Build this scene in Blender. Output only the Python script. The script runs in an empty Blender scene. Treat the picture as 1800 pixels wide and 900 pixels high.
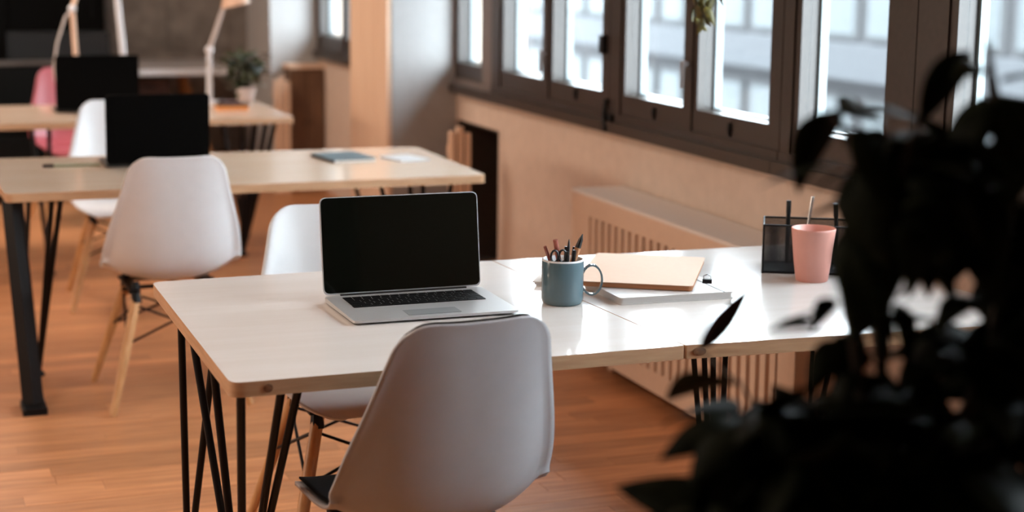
import bpy, bmesh, math, random
from mathutils import Vector, Matrix
SC = bpy.context.scene
COL = SC.collection
# ------------------------------------------------------------------ camera, sky, lights, exposure
YAW, PIT, ROL = 0.3537478, 0.17894009, 0.01048296
cam_d = bpy.data.cameras.new('camera'); cam = bpy.data.objects.new('camera', cam_d); COL.objects.link(cam)
fw = Vector((math.sin(YAW)*math.cos(PIT), math.cos(YAW)*math.cos(PIT), -math.sin(PIT)))
r0 = fw.cross(Vector((0, 0, 1))).normalized(); u0 = r0.cross(fw)
rr = r0*math.cos(ROL)+u0*math.sin(ROL); uu = -r0*math.sin(ROL)+u0*math.cos(ROL)
cam.matrix_world = Matrix(((rr.x, uu.x, -fw.x, 0), (rr.y, uu.y, -fw.y, 0), (rr.z, uu.z, -fw.z, 1.54), (0, 0, 0, 1)))
cam_d.sensor_width = 36; cam_d.lens = 36*2924.136/1800
cam_d.clip_start = 0.05; cam_d.clip_end = 300
cam_d.dof.use_dof = True; cam_d.dof.focus_distance = 3.72; cam_d.dof.aperture_fstop = 2.2
SC.camera = cam

world = bpy.data.worlds.new('overcast'); SC.world = world; world.use_nodes = True
bg = world.node_tree.nodes['Background']
bg.inputs[0].default_value = (0.87, 0.945, 1.0, 1); bg.inputs[1].default_value = 23.5

def area(name, loc, rot, sx, sy, power, color, portal=False):
    d = bpy.data.lights.new(name, 'AREA'); d.shape = 'RECTANGLE'; d.size = sx; d.size_y = sy
    d.energy = power; d.color = color
    if portal: d.cycles.is_portal = True
    o = bpy.data.objects.new(name, d); COL.objects.link(o); o.location = loc; o.rotation_euler = rot
    return o
SC.view_settings.view_transform = 'Standard'; SC.view_settings.look = 'None'
SC.view_settings.gamma = 1.0; SC.view_settings.use_curve_mapping = False
SC.view_settings.exposure = 0.0
try:
    SC.cycles.max_bounces = 10; SC.cycles.transparent_max_bounces = 24
    SC.cycles.caustics_reflective = False; SC.cycles.caustics_refractive = False
    SC.cycles.sample_clamp_indirect = 4.0
except Exception: pass

# ------------------------------------------------------------------ materials
MATS = {}
def mat(name, col, rough=0.5, metal=0.0, spec=0.5, coat=0.0, var=0.0, scale=(8, 8, 8), dark=None, bump=0.0, noise=4.0, rnd=0.0):
    """principled material with a procedural noise variation between col and dark"""
    if name in MATS: return MATS[name]
    m = bpy.data.materials.new(name); m.use_nodes = True; nt = m.node_tree; N = nt.nodes; L = nt.links
    b = N['Principled BSDF']
    b.inputs['Roughness'].default_value = rough; b.inputs['Metallic'].default_value = metal
    b.inputs['Specular IOR Level'].default_value = spec; b.inputs['Coat Weight'].default_value = coat
    b.inputs['Coat Roughness'].default_value = 0.06
    tc = N.new('ShaderNodeTexCoord'); mp = N.new('ShaderNodeMapping'); nz = N.new('ShaderNodeTexNoise')
    mp.inputs['Scale'].default_value = scale
    L.new(tc.outputs['Object'], mp.inputs['Vector']); L.new(mp.outputs[0], nz.inputs['Vector'])
    nz.inputs['Scale'].default_value = noise; nz.inputs['Detail'].default_value = 6
    rp = N.new('ShaderNodeValToRGB')
    d = dark if dark else tuple(c*(1-var) for c in col)
    rp.color_ramp.elements[0].position = 0.32; rp.color_ramp.elements[0].color = (*d, 1)
    rp.color_ramp.elements[1].position = 0.68; rp.color_ramp.elements[1].color = (*col, 1)
    L.new(nz.outputs['Fac'], rp.inputs[0])
    out = rp.outputs[0]
    if rnd > 0:
        oi = N.new('ShaderNodeObjectInfo'); mr = N.new('ShaderNodeMapRange')
        mr.inputs['To Min'].default_value = 1-rnd; mr.inputs['To Max'].default_value = 1+rnd*0.6
        L.new(oi.outputs['Random'], mr.inputs[0])
        mx = N.new('ShaderNodeVectorMath'); mx.operation = 'SCALE'
        L.new(out, mx.inputs[0]); L.new(mr.outputs[0], mx.inputs['Scale']); out = mx.outputs[0]
        ad = N.new('ShaderNodeVectorMath'); ad.operation = 'ADD'
        sc2 = N.new('ShaderNodeVectorMath'); sc2.operation = 'SCALE'; sc2.inputs[0].default_value = (37, 11, 5)
        L.new(oi.outputs['Random'], sc2.inputs['Scale']); L.new(tc.outputs['Object'], ad.inputs[0]); L.new(sc2.outputs[0], ad.inputs[1])
        L.new(ad.outputs[0], mp.inputs['Vector'])
    L.new(out, b.inputs['Base Color'])
    if bump > 0:
        bp = N.new('ShaderNodeBump'); bp.inputs['Strength'].default_value = bump; bp.inputs['Distance'].default_value = 0.01
        L.new(nz.outputs['Fac'], bp.inputs['Height']); L.new(bp.outputs[0], b.inputs['Normal'])
    MATS[name] = m; return m

def glass_mat():
    m = bpy.data.materials.new('window_glass'); m.use_nodes = True; nt = m.node_tree; N = nt.nodes; L = nt.links
    for n in list(N):
        if n.type != 'OUTPUT_MATERIAL': N.remove(n)
    tr = N.new('ShaderNodeBsdfTransparent'); gl = N.new('ShaderNodeBsdfGlossy'); mx = N.new('ShaderNodeMixShader'); fr = N.new('ShaderNodeLayerWeight'); pw = N.new('ShaderNodeMath'); ml = N.new('ShaderNodeMath')
    tr.inputs[0].default_value = (0.93, 0.96, 0.97, 1); gl.inputs['Roughness'].default_value = 0.02; fr.inputs[0].default_value = 0.5; pw.operation = 'POWER'; pw.inputs[1].default_value = 5.0; ml.operation = 'MULTIPLY_ADD'; ml.inputs[1].default_value = 0.45; ml.inputs[2].default_value = 0.02
    L.new(fr.outputs['Facing'], pw.inputs[0]); L.new(pw.outputs[0], ml.inputs[0]); L.new(ml.outputs[0], mx.inputs[0]); L.new(tr.outputs[0], mx.inputs[1]); L.new(gl.outputs[0], mx.inputs[2])
    L.new(mx.outputs[0], N['Material Output'].inputs[0]); return m

def wire_mesh_mat():
    m = bpy.data.materials.new('black_wire_mesh'); m.use_nodes = True; nt = m.node_tree; N = nt.nodes; L = nt.links
    b = N['Principled BSDF']; b.inputs['Base Color'].default_value = (0.012, 0.012, 0.013, 1); b.inputs['Roughness'].default_value = 0.35; b.inputs['Metallic'].default_value = 0.3
    tc = N.new('ShaderNodeTexCoord'); mp = N.new('ShaderNodeMapping'); mp.inputs['Scale'].default_value = (300, 300, 300)
    L.new(tc.outputs['Object'], mp.inputs[0]); sp = N.new('ShaderNodeSeparateXYZ'); L.new(mp.outputs[0], sp.inputs[0])
    ad = N.new('ShaderNodeMath'); ad.operation = 'ADD'; L.new(sp.outputs[0], ad.inputs[0]); L.new(sp.outputs[1], ad.inputs[1])
    outs = []
    for s in (ad.outputs[0], sp.outputs[2]):
        f = N.new('ShaderNodeMath'); f.operation = 'FRACT'; L.new(s, f.inputs[0])
        g = N.new('ShaderNodeMath'); g.operation = 'GREATER_THAN'; g.inputs[1].default_value = 0.28; L.new(f.outputs[0], g.inputs[0]); outs.append(g.outputs[0])
    mu = N.new('ShaderNodeMath'); mu.operation = 'MULTIPLY'; L.new(outs[0], mu.inputs[0]); L.new(outs[1], mu.inputs[1])
    tr = N.new('ShaderNodeBsdfTransparent'); mx = N.new('ShaderNodeMixShader')
    L.new(mu.outputs[0], mx.inputs[0]); L.new(b.outputs[0], mx.inputs[1]); L.new(tr.outputs[0], mx.inputs[2])
    L.new(mx.outputs[0], N['Material Output'].inputs[0]); return m

WALL = mat('wall_plaster', (0.70, 0.57, 0.48), 0.75, var=0.08, noise=2, bump=0.05)
WHITE_WALL = mat('white_plaster', (0.41, 0.41, 0.41), 0.7, var=0.06, noise=3, bump=0.05)
CEIL = mat('ceiling_paint', (0.62, 0.58, 0.54), 0.8, var=0.05)
DARK_WALL = mat('taupe_wall', (0.36, 0.335, 0.315), 0.7, var=0.35, noise=1.2)
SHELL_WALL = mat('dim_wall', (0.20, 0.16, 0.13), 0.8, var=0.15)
FLOOR = mat('oak_parquet', (0.66, 0.305, 0.14), 0.38, spec=0.30, dark=(0.46, 0.19, 0.08), scale=(2.2, 26, 8), noise=2.2, bump=0.03, rnd=0.22)
SUBFLOOR = mat('floor_gap', (0.05, 0.022, 0.012), 0.6, var=0.2)
PINE = mat('lacquered_pine', (0.92, 0.73, 0.58), 0.20, spec=0.5, coat=0.6, dark=(0.85, 0.65, 0.49), scale=(1.2, 14, 4), noise=2.5)
PALE = mat('pale_lacquered_top', (0.82, 0.78, 0.75), 0.15, spec=0.42, coat=0.1, dark=(0.78, 0.73, 0.69), scale=(1.0, 9, 4), noise=2.2)
PINE_EDGE = mat('pine_edge', (0.58, 0.36, 0.21), 0.45, dark=(0.47, 0.27, 0.145), scale=(3, 3, 30), noise=3)
KNOT = mat('pine_knot', (0.24, 0.11, 0.05), 0.5, var=0.4, noise=30)
CLAD = mat('beech_cladding', (0.84, 0.62, 0.46), 0.45, dark=(0.76, 0.53, 0.38), scale=(20, 20, 1.2), noise=2)
BROWN = mat('window_brown', (0.042, 0.030, 0.024), 0.38, var=0.2, noise=6)
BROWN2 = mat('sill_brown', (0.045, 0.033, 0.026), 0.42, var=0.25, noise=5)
GREYPOST = mat('grey_brown_post', (0.17, 0.14, 0.13), 0.5, var=0.1)
OUTER = mat('outer_frame_paint', (0.28, 0.33, 0.35), 0.4, var=0.06)
GLASS = glass_mat()
BLACK = mat('black_metal', (0.006, 0.006, 0.007), 0.5, spec=0.2, var=0.2, noise=20)
BLACKPL = mat('black_plastic', (0.006, 0.006, 0.006), 0.38, var=0.15)
SCREEN = mat('screen_glass', (0.003, 0.004, 0.003), 0.04, spec=0.35, var=0.1)
LID = mat('black_laptop_lid', (0.0012, 0.0012, 0.0012), 0.5, spec=0.03, var=0.2)
ALU = mat('aluminium', (0.66, 0.67, 0.68), 0.34, metal=0.55, var=0.03, noise=40)
PAD = mat('trackpad_grey', (0.36, 0.39, 0.41), 0.3, metal=0.4, var=0.03)
KEY = mat('key_black', (0.004, 0.004, 0.0045), 0.6, spec=0.12, var=0.2)
WHITE = mat('white_polypropylene', (0.70, 0.70, 0.71), 0.32, var=0.03, noise=3)
GREY_SHELL = mat('grey_polypropylene', (0.44, 0.44, 0.46), 0.36, var=0.04, noise=3)
PINK_SHELL = mat('pink_polypropylene', (0.36, 0.08, 0.10), 0.4, var=0.05)
BEECH = mat('beech_leg', (0.62, 0.34, 0.15), 0.38, dark=(0.48, 0.24, 0.095), scale=(14, 14, 1.5), noise=3)
CREAM = mat('cream_enamel', (0.76, 0.58, 0.45), 0.42, var=0.04)
CREAM_TOP = mat('radiator_top_grey', (0.90, 0.86, 0.84), 0.45, var=0.12, noise=60)
SLOT = mat('radiator_inner', (0.45, 0.27, 0.17), 0.6, var=0.2)
MUG = mat('blue_grey_glaze', (0.115, 0.185, 0.215), 0.18, coat=0.5, var=0.18, scale=(6, 6, 2), noise=3)
MUG_RIM = mat('white_glaze', (0.74, 0.76, 0.78), 0.2, var=0.03)
CUP = mat('pink_cup_glaze', (0.74, 0.36, 0.30), 0.42, var=0.04)
MESH = wire_mesh_mat()
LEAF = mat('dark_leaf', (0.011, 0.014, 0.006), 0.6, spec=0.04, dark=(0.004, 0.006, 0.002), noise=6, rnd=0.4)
LEAF_RED = mat('dark_red_leaf', (0.030, 0.012, 0.011), 0.5, spec=0.25, var=0.3)
LEAF_GREEN = mat('fresh_leaf', (0.045, 0.065, 0.018), 0.5, dark=(0.010, 0.020, 0.006), noise=8, rnd=0.5)
LEAF_OLIVE = mat('olive_leaf', (0.13, 0.10, 0.012), 0.5, dark=(0.055, 0.05, 0.008), noise=8, rnd=0.4)
STEM = mat('plant_stem', (0.035, 0.026, 0.014), 0.7, var=0.3)
SOIL = mat('potting_soil', (0.02, 0.013, 0.009), 0.9, var=0.4, noise=30)
POT_DARK = mat('charcoal_pot', (0.02, 0.02, 0.02), 0.6, var=0.2)
POT_WHITE = mat('white_pot', (0.72, 0.66, 0.66), 0.4, var=0.04)
LAMP_W = mat('lamp_white', (0.74, 0.76, 0.80), 0.35, var=0.03)
LAMP_P = mat('lamp_peach', (0.80, 0.55, 0.40), 0.4, var=0.03)
LAMP_G = mat('lamp_grey', (0.56, 0.50, 0.47), 0.4, var=0.03)
KRAFT = mat('kraft_card', (0.66, 0.44, 0.30), 0.6, var=0.05, noise=8)
KRAFT_EDGE = mat('kraft_edge', (0.42, 0.17, 0.07), 0.7, var=0.25, scale=(2, 2, 80))
NOTE_W = mat('grey_notebook', (0.66, 0.63, 0.61), 0.4, var=0.03)
PAGES = mat('paper_pages', (0.75, 0.71, 0.66), 0.7, var=0.15, scale=(2, 2, 120))
TEAL = mat('teal_cover', (0.09, 0.15, 0.18), 0.5, var=0.1)
PAPER = mat('pale_paper', (0.56, 0.58, 0.60), 0.5, var=0.1)
ORANGE = mat('orange_card', (0.72, 0.30, 0.09), 0.5, var=0.1)
RED_PENCIL = mat('red_brown_pencil', (0.30, 0.075, 0.045), 0.35, var=0.15)
TAN = mat('tan_wood', (0.56, 0.27, 0.13), 0.5, var=0.15)
STEEL = mat('bright_steel', (0.62, 0.62, 0.63), 0.25, metal=0.9, var=0.05)
CABINET = mat('red_brown_cabinet', (0.085, 0.026, 0.013), 0.45, var=0.3, noise=3)
DARKCAB = mat('black_cabinet', (0.0035, 0.0035, 0.0032), 0.7, spec=0.08, var=0.3)
FACADE = mat('pale_render', (0.165, 0.163, 0.168), 0.8, spec=0.0, var=0.06, noise=0.4)
FACADE_W = mat('facade_white', (0.165, 0.165, 0.168), 0.7, spec=0.0, var=0.04)
FACADE_B = mat('facade_band', (0.19, 0.195, 0.205), 0.7, spec=0.0, var=0.08)
FGLASS = mat('facade_glass', (0.23, 0.25, 0.258), 0.6, spec=0.05, var=0.12, noise=1)
ASPHALT = mat('street_paving', (0.15, 0.15, 0.155), 0.9, spec=0.0, var=0.1)

# ------------------------------------------------------------------ mesh helpers
class B:
    def __init__(s): s.bm = bmesh.new()
    def box(s, lo, hi, mi=0, M=None):
        vs = [s.bm.verts.new((x, y, z)) for z in (lo[2], hi[2]) for (x, y) in ((lo[0], lo[1]), (hi[0], lo[1]), (hi[0], hi[1]), (lo[0], hi[1]))]
        if M is not None:
            for v in vs: v.co = M @ v.co
        for f in ((0, 3, 2, 1), (4, 5, 6, 7), (0, 1, 5, 4), (1, 2, 6, 5), (2, 3, 7, 6), (3, 0, 4, 7)):
            s.bm.faces.new([vs[i] for i in f]).material_index = mi
        return s
    def prism(s, pts, z0, z1, mi_top=0, mi_side=0):
        n = len(pts)
        a = [s.bm.verts.new((p[0], p[1], z0)) for p in pts]; b = [s.bm.verts.new((p[0], p[1], z1)) for p in pts]
        s.bm.faces.new(b).material_index = mi_top; s.bm.faces.new(a[::-1]).material_index = mi_side
        for i in range(n): s.bm.faces.new((a[i], a[(i+1) % n], b[(i+1) % n], b[i])).material_index = mi_side
        return s
    def tube(s, pts, rad, seg=10, cap=True):
        pts = [Vector(p) for p in pts]; n = len(pts)
        if not isinstance(rad, (list, tuple)): rad = [rad]*n
        t0 = (pts[1]-pts[0]).normalized()
        ref = Vector((0, 0, 1)) if abs(t0.z) < 0.9 else Vector((1, 0, 0))
        nx = t0.cross(ref).normalized(); rings = []
        for i in range(n):
            t = ((pts[min(i+1, n-1)]-pts[max(i-1, 0)])).normalized()
            nx = (nx - t*nx.dot(t)).normalized(); ny = t.cross(nx)
            rings.append([s.bm.verts.new(pts[i]+(nx*math.cos(a)+ny*math.sin(a))*rad[i]) for a in (2*math.pi*k/seg for k in range(seg))])
        for i in range(n-1):
            for k in range(seg): s.bm.faces.new((rings[i][k], rings[i][(k+1) % seg], rings[i+1][(k+1) % seg], rings[i+1][k]))
        if cap: s.bm.faces.new(rings[0][::-1]); s.bm.faces.new(rings[-1])
        return s
    def lathe(s, prof, seg=32, c=(0, 0, 0), mis=None):
        rings = []
        for (r, z) in prof:
            if r < 1e-5: rings.append([s.bm.verts.new((c[0], c[1], c[2]+z))])
            else: rings.append([s.bm.verts.new((c[0]+r*math.cos(2*math.pi*k/seg), c[1]+r*math.sin(2*math.pi*k/seg), c[2]+z)) for k in range(seg)])
        for i in range(len(rings)-1):
            a, b = rings[i], rings[i+1]
            for k in range(seg):
                k2 = (k+1) % seg
                if len(a) == 1 and len(b) == 1: continue
                if len(a) == 1: f = s.bm.faces.new((a[0], b[k2], b[k]))
                elif len(b) == 1: f = s.bm.faces.new((a[k], a[k2], b[0]))
                else: f = s.bm.faces.new((a[k], a[k2], b[k2], b[k]))
                if mis: f.material_index = mis[i]
        return s
    def ball(s, c, r, sc=(1, 1, 1), seg=12):
        bmesh.ops.create_uvsphere(s.bm, u_segments=seg, v_segments=max(6, seg//2), radius=r, matrix=Matrix.Translation(c) @ Matrix.Diagonal((*sc, 1)))
        return s
    def mesh(s, name, mats, smooth=False, bevel=0.0, seg=1, M=None):
        if bevel > 0:
            bmesh.ops.bevel(s.bm, geom=[e for e in s.bm.edges if len(e.link_faces) == 2 and e.calc_face_angle(0) > 0.5], offset=bevel, segments=seg, affect='EDGES', profile=0.5)
        if M is not None: bmesh.ops.transform(s.bm, matrix=M, verts=s.bm.verts)
        bmesh.ops.recalc_face_normals(s.bm, faces=s.bm.faces)
        me = bpy.data.meshes.new(name); s.bm.to_mesh(me); s.bm.free()
        for m in (mats if isinstance(mats, (list, tuple)) else [mats]): me.materials.append(m)
        if smooth:
            for p in me.polygons: p.use_smooth = True
            try: me.set_sharp_from_angle(angle=math.radians(smooth if smooth is not True else 50))
            except Exception: pass
        return me
    def obj(s, name, mats, parent=None, smooth=False, bevel=0.0, seg=1, loc=None, rot=None, M=None):
        return link(name, s.mesh(name, mats, smooth, bevel, seg, M), parent, loc, rot)
def link(name, me, parent=None, loc=None, rot=None):
    o = bpy.data.objects.new(name, me); COL.objects.link(o)
    if parent is not None: o.parent = parent
    if loc is not None: o.location = loc
    if rot is not None: o.rotation_euler = rot
    return o
def tag(o, label=None, cat=None, group=None, kind=None):
    if label: o['label'] = label
    if cat: o['category'] = cat
    if group: o['group'] = group
    if kind: o['kind'] = kind
    return o
def thing(name, label, cat, loc=(0, 0, 0), rz=0.0, group=None, kind=None):
    o = link(name, None, None, loc, (0, 0, rz)); o.empty_display_size = 0.1
    return tag(o, label, cat, group, kind)
def copy_tree(o, parent=None):
    c = o.copy(); COL.objects.link(c)
    if parent is not None: c.parent = parent
    for ch in list(o.children): copy_tree(ch, c)
    return c
def rounded(pts, rad, n=5):
    """round the corners of a polygon"""
    out = []; m = len(pts)
    for i in range(m):
        p = Vector(pts[i][:2]); a = Vector(pts[i-1][:2]); b = Vector(pts[(i+1) % m][:2])
        r = rad[i] if isinstance(rad, (list, tuple)) else rad
        da = (a-p).normalized(); db = (b-p).normalized()
        for k in range(n+1):
            t = k/n; out.append(tuple((p+da*r)*(1-t)**2+p*2*t*(1-t)+(p+db*r)*t*t))
    return out
def rect(x0, y0, x1, y1): return [(x0, y0), (x1, y0), (x1, y1), (x0, y1)]

# ------------------------------------------------------------------ the setting
WX = 2.62                                   # inner face of the window wall
floor = B().box((-3.5, -2, -0.12), (3.1, 13.2, -0.014)).obj('floor', SUBFLOOR); tag(floor, kind='structure')
rng = random.Random(5)
PW, PL = 0.086, 0.84
near = []; far = []
row = 0; y = -1.95
while y < 13.1:
    x = -3.45 - rng.random()*PL
    while x < 2.8:
        ln = PL*(0.75+0.5*rng.random()); x0, x1 = max(x, -3.45), min(x+ln, 2.84)
        if x1-x0 > 0.03:
            cy, cx = y+PW/2, (x0+x1)/2
            vis = cy > 3.9 and cx > -0.1 and x1 > 0.08*cy-0.1 and cx < 2.55 and cy < 8.6
            (near if vis else far).append((x0, x1, y, y+PW))
        x += ln
    y += PW; row += 1
near.sort(key=lambda p: p[2])
far += near[295:]; near = near[:295]
for (x0, x1, y0, y1) in near:
    w = B().box((x0+0.0006-(x0+x1)/2, -PW/2+0.0006, -0.014), (x1-0.0006-(x0+x1)/2, PW/2-0.0006, rng.uniform(-0.0006, 0)))
    w.obj('plank', FLOOR, floor, loc=((x0+x1)/2, (y0+y1)/2, 0))
b = B()
for (x0, x1, y0, y1) in far: b.box((x0+0.0006, y0+0.0006, -0.014), (x1-0.0006, y1-0.0006, rng.uniform(-0.0006, 0)))
tag(b.obj('plank_field', FLOOR, floor), kind='stuff')

tag(B().box((-3.5, -2, 3.0), (3.1, 13.2, 3.1)).obj('ceiling', CEIL), kind='structure')
tag(B().box((-3.6, -2, 0), (-3.5, 13.2, 3.0)).obj('wall_left', SHELL_WALL), kind='structure')
tag(B().box((-3.6, -2.1, 0), (3.1, -2, 3.0)).obj('wall_front', SHELL_WALL), kind='structure')
wb = tag(B().box((-3.6, 13.0, 0), (3.1, 13.2, 3.0)).obj('wall_back', DARK_WALL), kind='structure')
for x0, x1 in ((1.62, 1.95), (2.0, 2.42)):                           # raised panels of the back wall
    B().box((x0, 12.985, 0.80), (x1, 13.0, 2.9)).obj('panel', DARK_WALL, wb, bevel=0.004)
# window wall: apron with two dark recesses, lintel, plain end piece
NICHES = ((7.29, 7.92), (10.42+0.60, 11.75))
ys = [-2.0]
w = B()
segs = [(-2.0, NICHES[0][0]), (NICHES[0][1], NICHES[1][0]), (NICHES[1][1], 13.0)]
for a, c in segs: w.box((WX, a, 0), (3.0, c, 0.875))
for a, c in NICHES:
    w.box((2.93, a, 0), (3.0, c, 0.73)); w.box((WX, a, 0.73), (3.0, c, 0.875))
w.box((WX, -2, 2.30), (3.0, 13.0, 3.0)); w.box((WX, -2, 0.875), (3.0, 1.72, 2.3)); w.box((WX, 7.95, 0.875), (3.0, 8.6, 2.3)); w.box((WX, 10.83, 0.875), (3.0, 13.0, 2.3))
wall_r = tag(w.obj('wall_right', WALL), kind='structure')
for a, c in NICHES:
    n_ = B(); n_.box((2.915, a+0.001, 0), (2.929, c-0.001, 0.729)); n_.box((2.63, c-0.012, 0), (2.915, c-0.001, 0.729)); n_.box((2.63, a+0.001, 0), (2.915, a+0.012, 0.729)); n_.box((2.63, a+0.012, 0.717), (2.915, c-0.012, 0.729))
    n_.obj('recess_shade', BROWN2, wall_r)  # dark brown sheets that paint in the shade inside the recesses
# plastered columns standing against the window wall
def column(y0, y1, x0):
    c = B().box((x0, y0, 0), (WX-0.001, y1, 3.0)).obj('trim_column', WHITE_WALL, bevel=0.006); tag(c, kind='structure'); return c
c1 = column(7.92, 8.64, 2.285)
for (a, c) in ((7.925, 8.17), (8.175, 8.64)): B().box((2.262, a, 0), (2.286, c, 3.0)).obj('cladding_board', CLAD, c1, bevel=0.003)
column(10.84, 11.6, 2.30)

# windows: dark brown frames, sashes with panes, pale outer frames
ZB, ZS, ZG, ZT = 0.877, 0.938, 1.015, 2.26
def window(n, y0, y1, panes, handles=(), hinges=(), latches=(), post=None):
    t = thing('window_%d' % n, None, None, (WX, (y0+y1)/2, ZB), kind='structure'); oy = -(y0+y1)/2; oz = -ZB
    T = Matrix.Translation((-WX, oy, oz))
    f = B(); f.box((2.600, y0, ZB), (2.70, y1, ZS)); f.box((2.600, y0, ZT), (2.70, y1, 2.30))
    gaps = [y0]+[v for p in panes for v in (p[0]-0.035, p[1]+0.035)]+[y1]
    gaps = sorted(gaps)
    for i in range(0, len(gaps)-1, 2):
        if gaps[i+1]-gaps[i] > 0.004: f.box((2.606, gaps[i], ZS), (2.69, gaps[i+1], ZT))
    f.obj('frame', post or BROWN, t, bevel=0.004, M=T)
    B().box((2.575, y0, ZB-0.012), (2.602, y1, ZB+0.03)).obj('ledge', BROWN2, t, bevel=0.004, M=T)
    for (a, c) in panes:
        s = B(); st = 0.034
        s.box((2.612, a-st, ZS), (2.672, c+st, ZG)); s.box((2.612, a-st, ZT-0.06), (2.672, c+st, ZT))
        s.box((2.612, a-st, ZG), (2.672, a, ZT-0.06)); s.box((2.612, c, ZG), (2.672, c+st, ZT-0.06))
        so = s.obj('sash', BROWN, t, bevel=0.003, M=T)
        B().box((2.640, a, ZG), (2.646, c, ZT-0.06)).obj('pane', GLASS, so, M=T)
        o = B(); d0, d1, k = 2.673, 2.700, 0.028
        o.box((d0, a-st, ZG-0.03), (d1, c+st, ZG+0.006)); o.box((d0, a-st, ZT-0.06), (d1, c+st, ZT))
        o.box((d0, a-st, ZG+0.006), (d1, a+0.004, ZT-0.06)); o.box((d0, c-0.012, ZG+0.006), (d1, c+st, ZT-0.06))
        o.obj('outer_frame', OUTER, so, bevel=0.003, M=T)
    for (hy, hz) in handles:
        h = B(); h.tube([(2.612, hy, hz), (2.578, hy, hz)], 0.012, 10); h.tube([(2.582, hy, hz+0.012), (2.578, hy, hz-0.085)], [0.010, 0.007], 8)
        h.obj('handle', GREYPOST, t, smooth=True, M=T)
    for (hy, hz) in hinges: B().box((2.588, hy-0.022, hz-0.035), (2.612, hy+0.022, hz+0.035)).obj('hinge', BLACK, t, bevel=0.003, M=T)
    for (hy, hz) in latches:
        B().lathe([(0, 0.022), (0.008, 0.016), (0.011, 0.0), (0.007, -0.02), (0, -0.032)], 10).obj('latch', BLACK, t, smooth=True, M=T @ Matrix.Translation((2.609, hy, hz)))
    return t
window(1, 7.36, 7.91, [(7.53, 7.87)], post=GREYPOST)
window(2, 5.985, 7.355, [(6.72, 7.215), (6.07, 6.60)], handles=[(6.66, 1.13)], hinges=[(6.03, 1.20)], latches=[(6.33, 0.985)])
window(3, 4.63, 5.98, [(5.34, 5.845), (4.715, 5.225)], handles=[(5.285, 1.17)], hinges=[(5.94, 0.90)], latches=[(5.57, 0.975), (4.97, 0.975)])
window(4, 3.90, 4.625, [(4.05, 4.525)])
window(5, 3.08, 3.895, [(3.20, 3.72)])
window(6, 1.72, 3.075, [(2.42, 2.95), (1.82, 2.32)])
window(7, 8.66, 10.82, [(10.18, 10.74), (9.48, 10.06), (8.80, 9.38)])
B().tube([(2.597, 5.985, 0.99), (2.585, 5.98, 0.93), (2.57, 5.93, 0.875)], 0.010, 8).obj('catch_lever', BLACK, wall_r, smooth=True)

# ------------------------------------------------------------------ outside
OX = 17.0
fac = thing('building', 'pale grey office building across the street seen through the windows', 'building', (OX, 24, -7))
T = Matrix.Translation((-OX, -24, 7))
B().box((OX+0.25, 2, -7), (OX+6, 64, 5.1)).obj('wall', FACADE, fac, M=T)
B().box((OX+0.02, 2, -0.75), (OX+0.26, 64, -0.05)).obj('parapet_band', FACADE_B, fac, M=T)
B().box((OX+0.02, 2, -3.6), (OX+0.26, 64, -3.2)).obj('parapet_band', FACADE_B, fac, M=T)
wm_f = B().box((-0.06, -0.62, 0), (0.10, 0.62, 1.9)).mesh('window', FACADE_W); wm_g = B().box((-0.075, -0.50, 0.10), (-0.061, 0.50, 1.8)).mesh('pane', FGLASS)
for i in range(40):
    for zz in (0.0, -2.95, 3.0):
        wo = link('window', wm_f, fac, (0.235, 2.8+i*1.5-24, zz+7)); link('pane', wm_g, wo)
tag(B().box((3.2, -30, -7.2), (60, 90, -7.0)).obj('ground', ASPHALT), kind='structure')
own = B()                                                             # the rest of our own tall building, facing the street
own.box((2.62, -25, 3.11), (3.0, 48, 20)); own.box((3.0, -25, 2.42), (3.6, 48, 2.62)); own.box((2.62, -25, -7), (3.0, -2.11, 3.11)); own.box((2.62, 13.21, -7), (3.0, 48, 3.11)); own.box((2.62, -2.11, -7), (3.0, 13.21, -0.13))  # includes an unseen ledge added to block steep sky light
tag(own.obj('wall_street_side', FACADE), kind='structure')
t = thing('street_pole', 'slim white pole standing outside the dark window post', 'pole', (9.2, 13.95, -7))
B().tube([(0, 0, 0), (0, 0, 8.3)], [0.09, 0.05], 12).obj('post', FACADE_W, t, smooth=True)
B().tube([(0, 0, 8.25), (0.35, 0, 8.55), (0.9, 0, 8.6)], 0.04, 8).obj('arm', FACADE_W, t, smooth=True)
B().lathe([(0.16, 0), (0.17, 0.3), (0.08, 0.36)], 12).obj('base_collar', FACADE_W, t, smooth=True)

# ------------------------------------------------------------------ unseen warm fill lights added on the left wall
def wall_fill(y, power, where):
    t = thing('wall_fill', 'long warm fill light added on the left wall ' + where, 'lamp', (-3.498, y, 1.38), group='added fill lights along the left wall')
    B().box((0, -0.72, -0.32), (0.03, 0.72, 0.32)).obj('housing', LAMP_W, t, bevel=0.006)
    B().box((0.03, -0.70, 0.30), (0.07, 0.70, 0.32)).obj('upper_lip', LAMP_W, t)
    B().box((0.03, -0.70, -0.32), (0.07, 0.70, -0.30)).obj('lower_lip', LAMP_W, t)
    a = area('fill_light', (0.08, 0, 0), (0, math.radians(-90), 0), 0.58, 1.38, power, (1.0, 0.78, 0.60)); a.parent = t
wall_fill(5.2, 30, 'nearest the camera'); wall_fill(7.2, 28, 'between the other two'); wall_fill(9.2, 28, 'nearest the back wall')

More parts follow.
